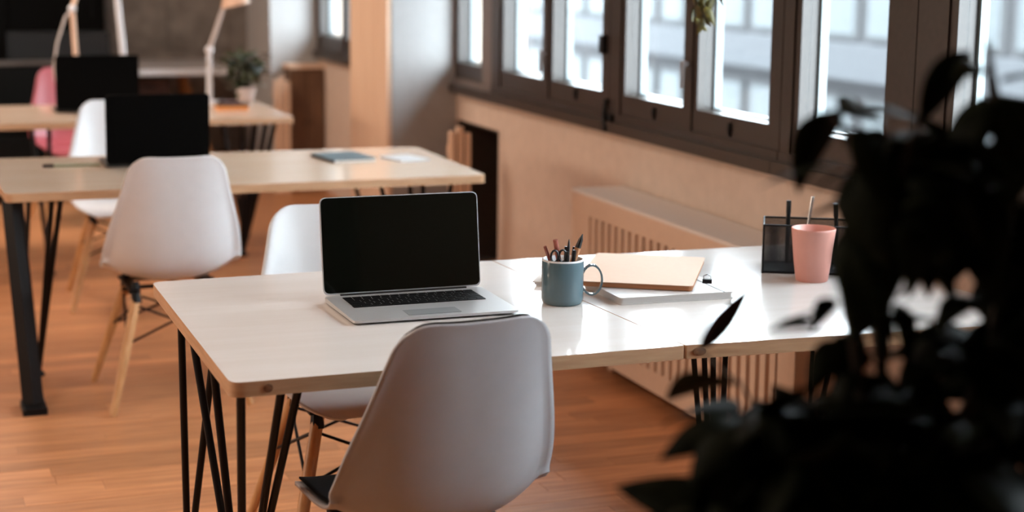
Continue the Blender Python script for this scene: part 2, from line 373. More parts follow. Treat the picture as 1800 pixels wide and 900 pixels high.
def ceiling_fill(x, y, power, where):  # unseen fill light added to brighten the floor and desks
    t = thing('ceiling_fill', 'flat warm fill light added on the ceiling ' + where, 'lamp', (x, y, 2.998))
    B().box((-0.32, -0.72, -0.05), (0.32, 0.72, 0)).obj('housing', LAMP_W, t, bevel=0.006)
    a = area('fill_light', (0, 0, -0.06), (0, 0, 0), 0.58, 1.38, power, (1.0, 0.82, 0.68)); a.parent = t
ceiling_fill(-1.0, 3.4, 54, 'over the aisle left of the front desk'); ceiling_fill(0.1, 9.0, 74, 'over the aisle beside the far desk')
# ------------------------------------------------------------------ tables
def rods(parent, foot, tops, r=0.0062, name='leg', plate=True):
    b = B()
    for p in tops: b.tube([(*p, 0.709), (foot[0], foot[1], 0.012)], r, 8)
    o = b.obj(name, BLACK, parent, smooth=True)
    B().lathe([(0, 0), (r*2.2, 0), (r*2.4, 0.008), (r*1.6, 0.02), (0, 0.02)], 10, (foot[0], foot[1], 0)).obj('foot', BLACK, o, smooth=True)
    return o
def top_board(parent, pts, z0=0.71, z1=0.74, r=0.028, mats=(PINE, PINE_EDGE), bev=0.003):
    return B().prism(rounded(pts, r), z0, z1, 0, 1).obj('tabletop', list(mats), parent, smooth=40, bevel=bev)
d1 = thing('desk', 'pale lacquered desk in front with black hairpin legs carrying the open silver laptop', 'desk')
bl = B().prism(rounded([(0.559, 3.037), (0.70, 3.04), (1.5155, 3.057), (1.4565, 4.101), (0.70, 4.075), (0.559, 4.068)], [0.028, 0.02, 0.004, 0.004, 0.02, 0.028]), 0.71, 0.74, 0, 1).obj('tabletop', [PALE, PINE_EDGE], d1, smooth=40, bevel=0.002)
br = B().prism(rounded([(1.5185, 3.057), (2.443, 3.013), (2.409, 4.092), (1.4595, 4.101)], [0.004, 0.028, 0.028, 0.004]), 0.71, 0.74, 0, 1).obj('tabletop', [PALE, PINE_EDGE], d1, smooth=40, bevel=0.002)
for (bo, px, py, w) in ((br, 1.505+0.045, 3.0545, 0.016), (bl, 0.63, 3.0378, 0.010)):
    B().ball((px, py-0.001, 0.725), 1, (w, 0.0016, 0.009), 10).obj('knot', KNOT, bo, smooth=True)
rods(d1, (0.667, 3.54), [(0.583, 3.065), (0.661, 3.065), (0.694, 3.065), (0.590, 3.68), (0.588, 3.40)], 0.0088)
rods(d1, (0.620, 4.00), [(0.590, 3.82), (0.665, 3.76)], 0.0088)
rods(d1, (1.725, 3.28), [(1.547, 3.075), (1.572, 3.075), (1.593, 3.075), (1.622, 3.075)], 0.0062)
rods(d1, (2.37, 3.98), [(2.24, 3.75), (2.30, 3.72), (2.36, 3.80)])
rods(d1, (2.38, 3.10), [(2.25, 3.10), (2.40, 3.25)])

d2 = thing('desk', 'middle desk with warm pine top, black lidded laptop and teal notebook on it', 'desk')
top_board(d2, [(0.315, 5.725), (2.02, 5.755), (2.04, 6.70), (0.29, 6.73)])
B().tube([(0.335, 5.80, 0.71), (0.375, 5.70, 0.02)], [0.030, 0.036], 4).obj('leg', BLACK, d2)
B().box((0.335, 5.62, 0), (0.415, 5.76, 0.022)).obj('foot', BLACK, d2, bevel=0.004)
rods(d2, (0.429, 6.17), [(0.365, 5.80), (0.470, 5.80), (0.50, 5.80)], 0.0095)
rods(d2, (0.40, 6.60), [(0.35, 6.35), (0.46, 6.62)], 0.0095)
rods(d2, (1.85, 5.95), [(1.63, 5.80), (1.74, 5.80), (1.79, 5.80), (1.90, 5.80)], 0.0085)
rods(d2, (1.90, 6.55), [(1.72, 6.62), (1.92, 6.35)], 0.0085)

d3 = thing('desk', 'far desk with pine top, desk lamps, potted plant and a black laptop', 'desk')
top_board(d3, [(0.10, 8.084), (1.829, 8.084), (1.836, 9.049), (0.10, 9.049)])
rods(d3, (0.64, 8.14), [(0.58, 8.14), (0.66, 8.14)], 0.011)
rods(d3, (1.62, 8.40), [(1.58, 8.14), (1.64, 8.14), (1.70, 8.14), (1.76, 8.2)], 0.013)
rods(d3, (1.74, 8.95), [(1.62, 8.98), (1.78, 8.75)], 0.013)
rods(d3, (0.25, 8.9), [(0.2, 8.7), (0.35, 8.95)], 0.011)

d4 = thing('trestle_table', 'white topped trestle table against the dark back wall', 'table')
B().prism(rounded(rect(0.30, 11.62, 2.22, 12.75), 0.02), 0.70, 0.74).obj('tabletop', LAMP_W, d4, bevel=0.003)
for xx in (0.55, 1.98):
    for s in (-1, 1):
        B().tube([(xx-0.06, 12.18+s*0.06, 0.70), (xx+0.10, 12.18+s*0.48, 0)], [0.028, 0.024], 8).obj('leg', BEECH, d4, smooth=True)
    B().box((xx-0.09, 12.05, 0.655), (xx-0.02, 12.32, 0.70)).obj('crossbar', BEECH, d4, bevel=0.004)

# ------------------------------------------------------------------ chairs
def shell_mesh(name, material, inset=1.0, off=0.0, trim=0.0, thick=0.007):
    # side profile of the moulded seat (forward, up) with half width and edge curl at each station
    P = [(0.235, 0.415, 0.175, 0.000), (0.215, 0.438, 0.192, 0.004), (0.16, 0.449, 0.208, 0.012), (0.08, 0.446, 0.220, 0.026), (0.00, 0.438, 0.228, 0.042), (-0.08, 0.434, 0.234, 0.062),
         (-0.14, 0.444, 0.238, 0.085), (-0.180, 0.480, 0.238, 0.098), (-0.202, 0.530, 0.234, 0.092), (-0.217, 0.590, 0.224, 0.078), (-0.232, 0.660, 0.206, 0.060), (-0.248, 0.740, 0.184, 0.042),
         (-0.262, 0.810, 0.166, 0.028), (-0.270, 0.850, 0.156, 0.020), (-0.276, 0.872, 0.151, 0.016)]
    n = len(P)
    def cr(t):
        i = min(int(t), n-2); f = t-i
        a, b_, c, d = (P[max(0, min(n-1, i+k))] for k in (-1, 0, 1, 2))
        return [0.5*((2*b_[j])+(-a[j]+c[j])*f+(2*a[j]-5*b_[j]+4*c[j]-d[j])*f*f+(-a[j]+3*b_[j]-3*c[j]+d[j])*f**3) for j in range(4)]
    ts = [k*(n-1)/220 for k in range(221)]
    pts = [cr(t) for t in ts]
    s = [0.0]
    for i in range(1, len(pts)): s.append(s[-1]+math.hypot(pts[i][0]-pts[i-1][0], pts[i][1]-pts[i-1][1]))
    Ltot = s[-1]; R1, R0 = 0.060, 0.075
    stations = [trim+.0, trim+.002, .006, .012, .02, .03, .042, .056, .075]
    m = 26; stations += [0.075+(Ltot-0.075-0.06)*k/m for k in range(1, m)]
    stations += [Ltot-d for d in (.06, .046, .034, .024, .015, .009, .004, .0015, 0)]
    bm = B(); U = 18; grid = []
    for S in stations:
        i = min(range(len(s)), key=lambda q: abs(s[q]-S)); p = pts[i]; q = pts[min(i+2, len(pts)-1)]; o = pts[max(i-2, 0)]
        tx, tz = q[0]-o[0], q[1]-o[1]; l = math.hypot(tx, tz); tx /= l; tz /= l
        nx, nz = -tz, tx                                           # towards the sitter
        if nz < 0 and nx < 0: nx, nz = -nx, -nz
        nx, nz = tz, -tx
        w = p[2]; d = Ltot-S
        if d < R1: w = w-R1+math.sqrt(max(0, R1*R1-(R1-d)**2))
        if S < R0: w = w-R0+math.sqrt(max(0, R0*R0-(R0-S)**2))
        ring = []
        for k in range(-U, U+1):
            u = k/U*inset; v_ = min(abs(u), 0.88); cu = (p[3]*1.15*v_**2.6+0.004*(abs(u)-v_)/0.12)*(w/p[2])**2
            cu += off; ring.append(bm.bm.verts.new((u*w, p[0]+nx*cu, p[1]+nz*cu)))
        grid.append(ring)
    for i in range(len(grid)-1):
        for k in range(2*U): bm.bm.faces.new((grid[i][k], grid[i][k+1], grid[i+1][k+1], grid[i+1][k]))
    me = bm.mesh(name, material, True)
    # give the shell thickness
    b2 = bmesh.new(); b2.from_mesh(me)
    bmesh.ops.solidify(b2, geom=b2.faces, thickness=thick); bmesh.ops.recalc_face_normals(b2, faces=b2.faces)
    b2.to_mesh(me); b2.free()
    for p in me.polygons: p.use_smooth = True
    return me
SHELL_W = shell_mesh('seat_shell', WHITE); SHELL_G = SHELL_W.copy(); SHELL_G.materials[0] = GREY_SHELL
SHELL_P = SHELL_W.copy(); SHELL_P.materials[0] = PINK_SHELL
def leg_mesh(sx, sy):
    a = Vector((sx*0.125, sy*0.115-0.01, 0.392)); f = Vector((sx*0.235, sy*0.25, 0.0))
    return B().tube([a, a.lerp(f, 0.35), a.lerp(f, 0.7), f], [0.0165, 0.0175, 0.0150, 0.0115], 12).mesh('leg', BEECH, True)
LEGS = [leg_mesh(sx, sy) for sx in (-1, 1) for sy in (-1, 1)]
def brace_mesh():
    b = B(); j = lambda sx, sy, k: (sx*(0.125+0.11*k), sy*(0.115+0.135*k)-0.01*(1-k), 0.392*(1-k))
    for sx in (-1, 1):
        b.tube([j(sx, -1, 0.10), j(sx, 1, 0.42)], 0.0042, 6); b.tube([j(sx, 1, 0.10), j(sx, -1, 0.42)], 0.0042, 6)
    for sy in (-1, 1):
        b.tube([j(-1, sy, 0.10), j(1, sy, 0.42)], 0.0042, 6); b.tube([j(1, sy, 0.10), j(-1, sy, 0.42)], 0.0042, 6)
    return b.mesh('wire_brace', BLACK, True)
BRACE = brace_mesh()
bb = B()
for sx in (-1, 1):
    bb.box((sx*0.135-0.018, -0.15, 0.400), (sx*0.135+0.018, 0.13, 0.409))
    for sy in (-1, 1): bb.tube([(sx*0.130, sy*0.125-0.01, 0.36), (sx*0.128, sy*0.11-0.01, 0.432)], [0.0195, 0.012], 8)
bb.box((-0.14, -0.10, 0.401), (0.14, -0.065, 0.409)); bb.box((-0.14, 0.055, 0.401), (0.14, 0.09, 0.409))
BRACKET = bb.mesh('bracket', BLACK)
def chair(label, loc, rz, shell, group):
    t = thing('shell_chair', label, 'chair', (loc[0], loc[1], 0), rz, group)
    link('seat_shell', shell, t)
    for m in LEGS: link('leg', m, t)
    link('bracket', BRACKET, t); link('wire_brace', BRACE, t)
    return t
G = 'moulded shell chairs with beech legs'
chA = chair('white shell chair with its back to us, drawn up to the middle desk', (0.85, 5.785), math.radians(1), SHELL_W, G)
chF = chair('grey shell chair in the foreground, its back to us before the silver laptop', (0.955, 3.115), math.radians(7), SHELL_G, G)
chC = chair('white shell chair facing us behind the open silver laptop', (1.075, 4.085), math.radians(181), SHELL_W, G)
chB = chair('white shell chair facing us behind the middle desk and its black laptop', (0.905, 7.47), math.radians(176), SHELL_W, G)
chP = chair('pink shell chair behind the far desk, partly hidden by a black laptop', (0.93, 9.72), math.radians(184), SHELL_P, G)
# black felt lining inside the front chair
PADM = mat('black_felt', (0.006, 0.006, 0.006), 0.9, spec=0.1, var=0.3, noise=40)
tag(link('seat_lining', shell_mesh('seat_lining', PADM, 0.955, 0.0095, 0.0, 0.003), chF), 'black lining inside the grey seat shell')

# ------------------------------------------------------------------ laptops
def laptop(name, label, loc, rz, w, d, lid_len, ang, body, lidmat, keys=True, scr=True, gz=0.74):
    """origin at the middle of the hinge edge; the base reaches towards -Y"""
    t = thing(name, label, 'laptop', (loc[0], loc[1], gz), rz)
    base = B()
    fpts = rounded(rect(-w/2, -d, w/2, 0), 0.014)
    base.prism(fpts, 0.003, 0.0145)
    for v in base.bm.verts:                               # wedge: thinner to the front
        if v.co.z > 0.01: v.co.z -= 0.004*(-v.co.y/d)
        else: v.co.z += 0.002*(-v.co.y/d)
    base = base.obj('base', body, t, smooth=40, bevel=0.0016)
    f = B()
    for sx in (-1, 1):
        for yy in (-0.03, -d+0.03): f.lathe([(0, 0), (0.008, 0), (0.008, 0.006), (0, 0.006)], 10, (sx*(w/2-0.03), yy, 0))
    f.obj('rubber_foot', BLACKPL, base)
    B().tube([(-w*0.40, -0.003, 0.0135), (w*0.40, -0.003, 0.0135)], 0.0045, 10).obj('hinge', BLACKPL, base, smooth=True)
    ztop = lambda y: 0.0146-0.004*(-y/d)
    if keys:
        kw, kd = w*0.82, d*0.41; ky = -0.028
        B().prism(rounded(rect(-kw/2, ky-kd, kw/2, ky), 0.004), 0.010, 0.0127).obj('key_well', KEY, base)
        rows = [[1]*14, [1]*13+[1.5], [1.5]+[1]*13, [1.75]+[1]*11+[1.75], [2.25]+[1]*10+[2.25], [1, 1, 1, 1.25, 5, 1.25, 1, 1, 1, 1]]
        rh = kd/6; meshes = {}
        for ri, rw in enumerate(rows):
            u = kw/sum(rw); x = -kw/2
            for kk in rw:
                ww = kk*u-0.0026; hh = rh-0.0026 if ri else rh*0.72
                key = (round(ww, 4), round(hh, 4))
                if key not in meshes: meshes[key] = B().box((-ww/2, -hh/2, 0), (ww/2, hh/2, 0.0022)).mesh('key', KEY)
                yy = ky-rh*(ri+0.5)
                link('key', meshes[key], base, (x+kk*u/2, yy, ztop(yy)-0.0009)); x += kk*u
        pw, pd = w*0.32, d*0.36; y0 = ky-kd-0.012
        B().prism(rounded(rect(-pw/2, y0-pd, pw/2, y0), 0.004), 0.008, 0.0100+0.0042).obj('trackpad', PAD, base, M=Matrix.Translation((0, 0, -0.0042+(ztop(y0-pd/2)-0.0100))))
    lidM = Matrix.Translation((0, 0.001, 0.0155)) @ Matrix.Rotation(-ang, 4, 'X')
    lid = B().prism(rounded(rect(-w/2, 0, w/2, lid_len), 0.016), -0.0062, 0.0).obj('lid', lidmat, t, smooth=40, bevel=0.0014, M=lidM @ Matrix.Rotation(math.pi/2, 4, 'X'))
    if scr:
        B().prism(rounded(rect(-w/2+0.0022, 0.004, w/2-0.0022, lid_len-0.0022), 0.0145), 0.0, 0.0006).obj('screen', SCREEN, lid, M=lidM @ Matrix.Rotation(math.pi/2, 4, 'X'))
    return t
laptop('laptop', 'open silver laptop with black screen on the front desk', (1.097, 3.708), math.radians(0.6), 0.388, 0.264, 0.228, math.radians(8), ALU, ALU)
laptop('laptop', 'black laptop on the middle desk, its lid towards us', (0.905, 6.315), math.radians(180), 0.385, 0.25, 0.262, math.radians(6), BLACKPL, LID, keys=False)
laptop('laptop', 'black laptop on the far desk before the pink chair', (0.935, 8.56), math.radians(180), 0.41, 0.26, 0.275, math.radians(6), BLACKPL, LID, keys=False)

# ------------------------------------------------------------------ things on the front desk
ZD = 0.74
t = thing('mug', 'blue grey mug full of pencils on the front desk', 'mug', (1.432, 3.535, ZD))
H, R = 0.106, 0.0495
B().lathe([(0, 0.0), (R*0.86, 0.0), (R*0.95, 0.004), (R, 0.014), (R, H-0.004), (R-0.001, H-0.001), (R-0.003, H), (R-0.005, H-0.002), (R-0.0055, 0.012), (0, 0.008)], 48, mis=[0, 0, 0, 0, 1, 1, 1, 1, 1]).obj('body', [MUG, MUG_RIM], t, smooth=True)
hp = []
for k in range(25):
    a = math.radians(205-k*(410/24.0)); hp.append((0.068+0.024*math.cos(a), 0.0, 0.056+0.035*math.sin(a)))
hp = [p for p in hp if p[0] > R-0.006]
ho = B()
prev = None
for i, p in enumerate(hp):                                # flat band handle
    q0, q1 = hp[max(0, i-1)], hp[min(len(hp)-1, i+1)]
    tx, tz = q1[0]-q0[0], q1[2]-q0[2]; l = math.hypot(tx, tz); nx, nz = -tz/l, tx/l
    ring = [ho.bm.verts.new((p[0]+nx*a*0.0022, b_*0.0075, p[2]+nz*a*0.0022)) for a, b_ in ((-1, -1), (1, -1), (1, 1), (-1, 1))]
    if prev:
        for k in range(4): ho.bm.faces.new((prev[k], prev[(k+1) % 4], ring[(k+1) % 4], ring[k]))
    else: ho.bm.faces.new(ring[::-1])
    prev = ring
ho.bm.faces.new(prev)
ho.obj('handle', MUG, t, smooth=40, rot=(0, 0, math.radians(-18)))
def stick(name, label, base, tip, r, m, tipm=None, cat='pencil', tiplen=0.022, flat_end=False):
    base = Vector(base)+Vector((1.432, 3.535, ZD)); tip = Vector(tip)+Vector((1.432, 3.535, ZD))
    o = thing(name, label, cat, tuple(base)); d = tip-base; n = d.normalized()
    cut = d-n*tiplen
    B().tube([(0, 0, 0), cut*0.5, cut], r, 8).obj('shaft', m, o, smooth=True)
    if flat_end: B().tube([cut, d], [r, r*0.92], 8).obj('end_cap', tipm or m, o, smooth=True)
    else: B().tube([cut, cut.lerp(d, 0.6), d], [r, r*0.75, r*0.12], 8).obj('tip', tipm or m, o, smooth=True)
stick('pencil', 'short red brown pencil at the left of the mug', (0.005, 0.012, 0.014), (-0.044, 0.004, 0.136), 0.0042, RED_PENCIL, RED_PENCIL, flat_end=True)
stick('pencil', 'thick red brown crayon pencil standing upright in the mug', (0.004, -0.008, 0.014), (-0.024, -0.010, 0.153), 0.0064, RED_PENCIL, RED_PENCIL, flat_end=True)
stick('paintbrush', 'paintbrush with orange ferrule and black bristles leaning right in mug', (-0.004, 0.002, 0.014), (0.047, -0.004, 0.162), 0.0075, TAN, BLACKPL, cat='paintbrush', tiplen=0.034)
stick('pen', 'slim dark pen at the middle of the mug', (0.000, -0.020, 0.014), (0.013, -0.004, 0.152), 0.0034, BLACKPL, BLACKPL, cat='pen', tiplen=0.02)
for i, (dx, dy, hh) in enumerate(((0.002, -0.024, 0.126), (0.012, 0.010, 0.132), (0.021, -0.020, 0.128), (0.031, 0.006, 0.131))):
    stick('pen', ('stubby black pen at the front of the mug', 'black pen behind the stubby pen in the mug', 'black pen in the right half of the mug', 'black pen next to the paintbrush in the mug')[i], (dx*0.5, dy*0.6, 0.014), (dx, dy, hh), 0.0048, BLACKPL, BLACKPL, cat='pen', tiplen=0.012, flat_end=True)
sc = thing('scissors', 'dark handled scissors with steel pivot standing in the mug', 'scissors', (1.421, 3.527, ZD+0.012))
B().tube([(0.0, 0.0, 0.0), (-0.008, -0.008, 0.09)], [0.003, 0.005], 6).obj('blade', STEEL, sc, smooth=True)
for s in (-1, 1):
    lp = [(-0.008+s*0.010+0.009*math.cos(a), -0.012, 0.104+0.014*math.sin(a)) for a in (2*math.pi*k/12 for k in range(13))]
    B().tube(lp, 0.0026, 6, cap=False).obj('finger_loop', BLACKPL, sc, smooth=True)

nb = thing('notebook', 'closed grey notebook lying under the kraft folder on the front desk', 'notebook', (1.70, 3.582, ZD), math.radians(-1.5))
B().prism(rounded(rect(-0.147, -0.118, 0.147, 0.118), 0.010), 0.0, 0.0025).obj('cover', NOTE_W, nb, smooth=40)
B().prism(rounded(rect(-0.146, -0.116, 0.144, 0.116), 0.009), 0.0025, 0.0145).obj('page_block', NOTE_W, nb, smooth=40)
tp = B().prism(rounded(rect(-0.147, -0.118, 0.147, 0.118), 0.010), 0.0145, 0.0175).obj('cover', NOTE_W, nb, smooth=40, bevel=0.001)
B().box((0.118, -0.118, 0.0176), (0.122, 0.118, 0.0184)).obj('elastic_band', BLACKPL, nb)
ANG = math.radians(-31)
fo = thing('folder', 'open kraft paper folder lying on the grey notebook beside the mug', 'folder', (1.728, 3.722, ZD+0.0190), ANG)
B().prism(rounded(rect(-0.145, -0.195, 0.135, 0.195), 0.012), 0.0, 0.011).obj('page_block', KRAFT_EDGE, fo, smooth=40)
B().prism(rounded(rect(-0.147, -0.196, 0.137, 0.197), 0.014), 0.011, 0.0125).obj('cover', KRAFT, fo, smooth=40)
cl = thing('binder_clip', 'black binder clip gripping the right corner of the kraft folder', 'clip', (1.789, 3.497, ZD+0.0335), ANG)
B().prism([(-0.011, -0.006), (0.011, -0.006), (0.011, 0.006), (-0.011, 0.006)], 0, 0.010).obj('body', BLACK, cl, bevel=0.002)
B().tube([(-0.008, 0, 0.009), (-0.009, -0.003, 0.018), (0, -0.004, 0.022), (0.009, -0.003, 0.018), (0.008, 0, 0.009)], 0.0012, 6).obj('wire_loop', STEEL, cl, smooth=True)
pp = thing('paper_stack', 'thin stack of papers poking out left of the mug', 'papers', (1.512, 3.752, ZD), ANG)
for k in range(3): B().box((-0.052-0.004*k, -0.045, 0.0045*k), (0.045, 0.045, 0.0045*k+0.0035)).obj('sheet', PAGES if k % 2 == 0 else NOTE_W, pp, bevel=0.0005)
cl2 = thing('binder_clip', 'black binder clip on the papers left of the mug', 'clip', (1.480, 3.752, ZD+0.0125), ANG)
B().prism([(-0.014, -0.008), (0.014, -0.008), (0.010, 0.008), (-0.010, 0.008)], 0, 0.013).obj('body', BLACK, cl2, bevel=0.002)
B().tube([(-0.009, 0, 0.012), (-0.009, -0.004, 0.022), (0.009, -0.004, 0.022), (0.009, 0, 0.012)], 0.0013, 6).obj('wire_loop', BLACK, cl2, smooth=True)

cup = thing('cup', 'tall pink tapered cup in front of the black mesh organiser', 'cup', (2.138, 3.605, ZD))
B().lathe([(0, 0), (0.038, 0), (0.0405, 0.003), (0.047, 0.05), (0.055, 0.128), (0.0555, 0.133), (0.0545, 0.1345), (0.053, 0.133), (0.045, 0.05), (0.038, 0.008), (0, 0.006)], 48).obj('body', CUP, cup, smooth=True)
B().lathe([(0.0395, 0.002), (0.0402, 0.0026), (0.0395, 0.0034)], 40).obj('foot_ring', TAN, cup, smooth=True)

og = thing('desk_organiser', 'black wire mesh desk organiser behind the pink cup', 'organiser', (2.212, 3.730, ZD), math.radians(-29))
ow, od, oh = 0.128, 0.07, 0.125
def panel(a, c, h0, h1, nm='mesh_panel'):
    b = B(); a = Vector(a); c = Vector(c); n = Vector((-(c-a).y, (c-a).x)).normalized()*0.0008
    b.prism([a-n, c-n, c+n, a+n], h0, h1); return b.obj(nm, MESH, og)
cr_ = [(-ow, -od), (ow, -od), (ow, od), (-ow, od)]
for i in range(4): panel(cr_[i], cr_[(i+1) % 4], 0.004, oh)
panel((0.0, -od), (0.0, od), 0.004, oh*0.92, 'mesh_divider')
for z in (0.004, oh):
    B().tube([(*p, z) for p in cr_+[cr_[0]]], 0.003, 6, cap=False).obj('rim_wire', BLACK, og, smooth=True)
for p in cr_: B().tube([(*p, 0), (*p, oh)], 0.003, 6).obj('corner_wire', BLACK, og, smooth=True)
B().box((-ow, -od, 0.003), (ow, od, 0.0045)).obj('base_plate', BLACK, og)
for i, (dx, dy, lx, h, m, lb) in enumerate(((-0.045, 0.055, 0.0, 0.165, BLACKPL, 'black marker leaning in the left of the mesh organiser'), (-0.020, 0.02, 0.025, 0.178, STEEL, 'bright steel pen leaning in the mesh organiser'),
                                         (0.055, -0.03, -0.01, 0.165, BLACKPL, 'black marker at the right of the mesh organiser'))):
    o = thing('marker' if m is BLACKPL else 'pen', lb, 'pen', (2.212+dx, 3.730+dy, ZD+0.012))
    B().tube([(0, 0, 0), (lx*0.8, 0, h*0.8)], 0.006 if m is BLACKPL else 0.004, 8).obj('barrel', m, o, smooth=True)
    B().tube([(lx*0.8, 0, h*0.8), (lx, 0, h)], 0.0068 if m is BLACKPL else 0.0046, 8).obj('cap', m, o, smooth=True)

# ------------------------------------------------------------------ things on the middle and far desks
n2 = thing('notebook', 'closed teal notebook on the right half of the middle desk', 'notebook', (1.640, 6.38, ZD), math.radians(8))
B().prism(rounded(rect(-0.088, -0.115, 0.088, 0.115), 0.006), 0, 0.009).obj('page_block', PAGES, n2)
B().prism(rounded(rect(-0.092, -0.118, 0.092, 0.118), 0.008), 0.009, 0.0125).obj('cover', TEAL, n2)
B().prism(rounded(rect(-0.092, -0.118, -0.084, 0.118), 0.003), 0.0, 0.009).obj('spine', BLACKPL, n2)
n3 = thing('notepad', 'pale grey notepad right of the teal notebook', 'notepad', (1.868, 6.30, ZD), math.radians(14))
B().prism(rounded(rect(-0.065, -0.085, 0.065, 0.085), 0.004), 0, 0.006).obj('page_block', PAPER, n3)
B().box((-0.065, 0.072, 0.006), (0.065, 0.085, 0.0075)).obj('glue_strip', NOTE_W, n3)
pn = thing('pen', 'long pale green pen with black cap lying on the middle desk', 'pen', (0.49, 6.40, ZD+0.0065), math.radians(-3))
B().tube([(0.04, 0, 0), (0.21, 0, 0)], [0.0062, 0.0055], 8).obj('barrel', mat('pale_green', (0.32, 0.35, 0.24), 0.4, var=0.1), pn, smooth=True)
B().tube([(0, 0, 0), (0.04, 0, 0)], 0.0066, 8).obj('cap', BLACKPL, pn, smooth=True)

def lamp(label, loc, pts, radii, mats, head, headdir):
    t = thing('desk_lamp', label, 'lamp', (loc[0], loc[1], ZD))
    B().lathe([(0, 0), (0.075, 0), (0.078, 0.008), (0.070, 0.016), (0.02, 0.022), (0, 0.022)], 28).obj('base', LAMP_W, t, smooth=True)
    for i in range(len(pts)-1):
        B().tube([pts[i], pts[i+1]], [radii[i], radii[i]*0.92], 12).obj('arm' if i else 'pole', mats[i], t, smooth=True)
        if i < len(pts)-2: B().ball(pts[i+1], radii[i]*1.45, seg=14).obj('joint', LAMP_W, t, smooth=True)
    d = Vector(headdir).normalized(); q = Vector((0, 0, 1)).rotation_difference(d)
    M = Matrix.Translation(head) @ q.to_matrix().to_4x4()
    sh = B().lathe([(0, -0.055), (0.022, -0.055), (0.030, -0.048), (0.055, -0.010), (0.078, 0.045), (0.080, 0.05), (0.076, 0.048), (0.050, -0.010), (0, -0.04)], 28).obj('lamp_shade', LAMP_P, t, smooth=True, M=M)
    B().ball((0, 0, 0), 0.022, seg=12).obj('bulb', MUG_RIM, sh, smooth=True, M=M)
    return t
lamp('white jointed desk lamp with peach shade beside the potted plant', (1.556, 8.90), [(0, 0, 0.02), (0.004, 0, 0.287), (0.086, 0, 0.515)], [0.0165, 0.013], [LAMP_W, LAMP_G], (0.138, -0.005, 0.570), (0.22, -0.05, -1.0))
lp2 = lamp('desk lamp with thin peach pole and black cable behind the far laptop', (0.880, 8.92), [(0, 0, 0.02), (-0.018, 0, 0.505), (0.10, 0.02, 0.86)], [0.0145, 0.012], [LAMP_P, LAMP_P], (0.18, 0.02, 0.88), (0.8, 0, -0.5))
B().tube([(-0.018, 0, 0.505), (-0.055, 0, 0.46), (-0.10, 0, 0.33), (-0.122, 0, 0.20), (-0.10, 0.0, 0.012)], 0.006, 8).obj('cable', LAMP_G, lp2, smooth=True)
lamp('desk lamp with thick white pole right of the far laptop', (1.132, 8.93), [(0, 0, 0.02), (-0.040, 0, 0.58), (0.08, 0.03, 0.90)], [0.019, 0.013], [LAMP_W, LAMP_W], (0.15, 0.03, 0.92), (0.8, 0, -0.5))

def leaf_mesh(name, m, L=0.12, W=0.055, bend=0.2, fold=0.12, seg=8):
    b = B(); rows_ = []
    for i in range(seg+1):
        t_ = i/seg; w = W*0.5*math.sin(math.pi*t_**0.8)**0.85*(1-0.15*t_) if 0 < i < seg else 0.0006
        yy = L*t_; z = -bend*L*t_*t_
        rows_.append([b.bm.verts.new((-w, yy, z+fold*w)), b.bm.verts.new((0, yy, z)), b.bm.verts.new((w, yy, z+fold*w))])
    for i in range(seg):
        for k in range(2): b.bm.faces.new((rows_[i][k], rows_[i][k+1], rows_[i+1][k+1], rows_[i+1][k]))
    me = b.mesh(name, m, True)
    b2 = bmesh.new(); b2.from_mesh(me); bmesh.ops.solidify(b2, geom=b2.faces, thickness=0.0006); b2.to_mesh(me); b2.free()
    for p in me.polygons: p.use_smooth = True
    return me
def orient(d, up):
    d = d.normalized(); x = d.cross(up)
    if x.length < 1e-3: x = d.cross(Vector((1, 0, 0)))
    x.normalize(); z = x.cross(d)
    return Matrix((x, d, z)).transposed()
def put_leaf(me, parent, p, d, up, s=1.0):
    o = link('leaf', me, parent); o.matrix_local = Matrix.Translation(p) @ orient(d, up).to_4x4() @ Matrix.Scale(s, 4); return o

pl = thing('potted_plant', 'small leafy plant in a white conical pot on the far desk', 'plant', (1.750, 8.90, ZD))
B().lathe([(0, 0), (0.036, 0), (0.040, 0.004), (0.056, 0.086), (0.053, 0.088), (0.050, 0.078), (0, 0.078)], 28).obj('pot', POT_WHITE, pl, smooth=True)
B().lathe([(0, 0.074), (0.0495, 0.079), (0, 0.084)], 20).obj('soil', SOIL, pl, smooth=True)
rg = random.Random(11); SML = leaf_mesh('leaf', LEAF_GREEN, 0.085, 0.044, 0.3)
for k in range(9):
    a = 2*math.pi*k/9; q = Vector((math.cos(a)*0.055, math.sin(a)*0.055, 0.19+0.03*(k % 3)))
    B().tube([(0, 0, 0.078), q*0.5+Vector((0, 0, 0.05)), q], [0.003, 0.0025, 0.0015], 5).obj('stem', STEM, pl, smooth=True)
    for j in range(12):
        p = q*rg.uniform(0.55, 1.05)+Vector((rg.uniform(-.045, .045), rg.uniform(-.045, .045), rg.uniform(-0.03, 0.035)))
        d = Vector((p.x*9+rg.uniform(-.8, .8), p.y*9+rg.uniform(-.8, .8), rg.uniform(-0.5, 0.9)))
        put_leaf(SML, pl, p, d, Vector((rg.uniform(-.4, .4), rg.uniform(-.4, .4), 1)), rg.uniform(0.6, 1.1))
bk = thing('book', 'orange edged book with black cover lying before the white lamp', 'book', (1.612, 8.565, ZD), math.radians(-4))
B().prism(rounded(rect(-0.078, -0.05, 0.078, 0.10), 0.005), 0.0, 0.024).obj('page_block', ORANGE, bk)
B().prism(rounded(rect(-0.082, -0.054, 0.085, 0.104), 0.006), 0.024, 0.029).obj('cover', BLACKPL, bk)
bx_ = thing('case', 'small black case lying on the orange edged book', 'case', (1.60, 8.60, ZD+0.0295), math.radians(5))
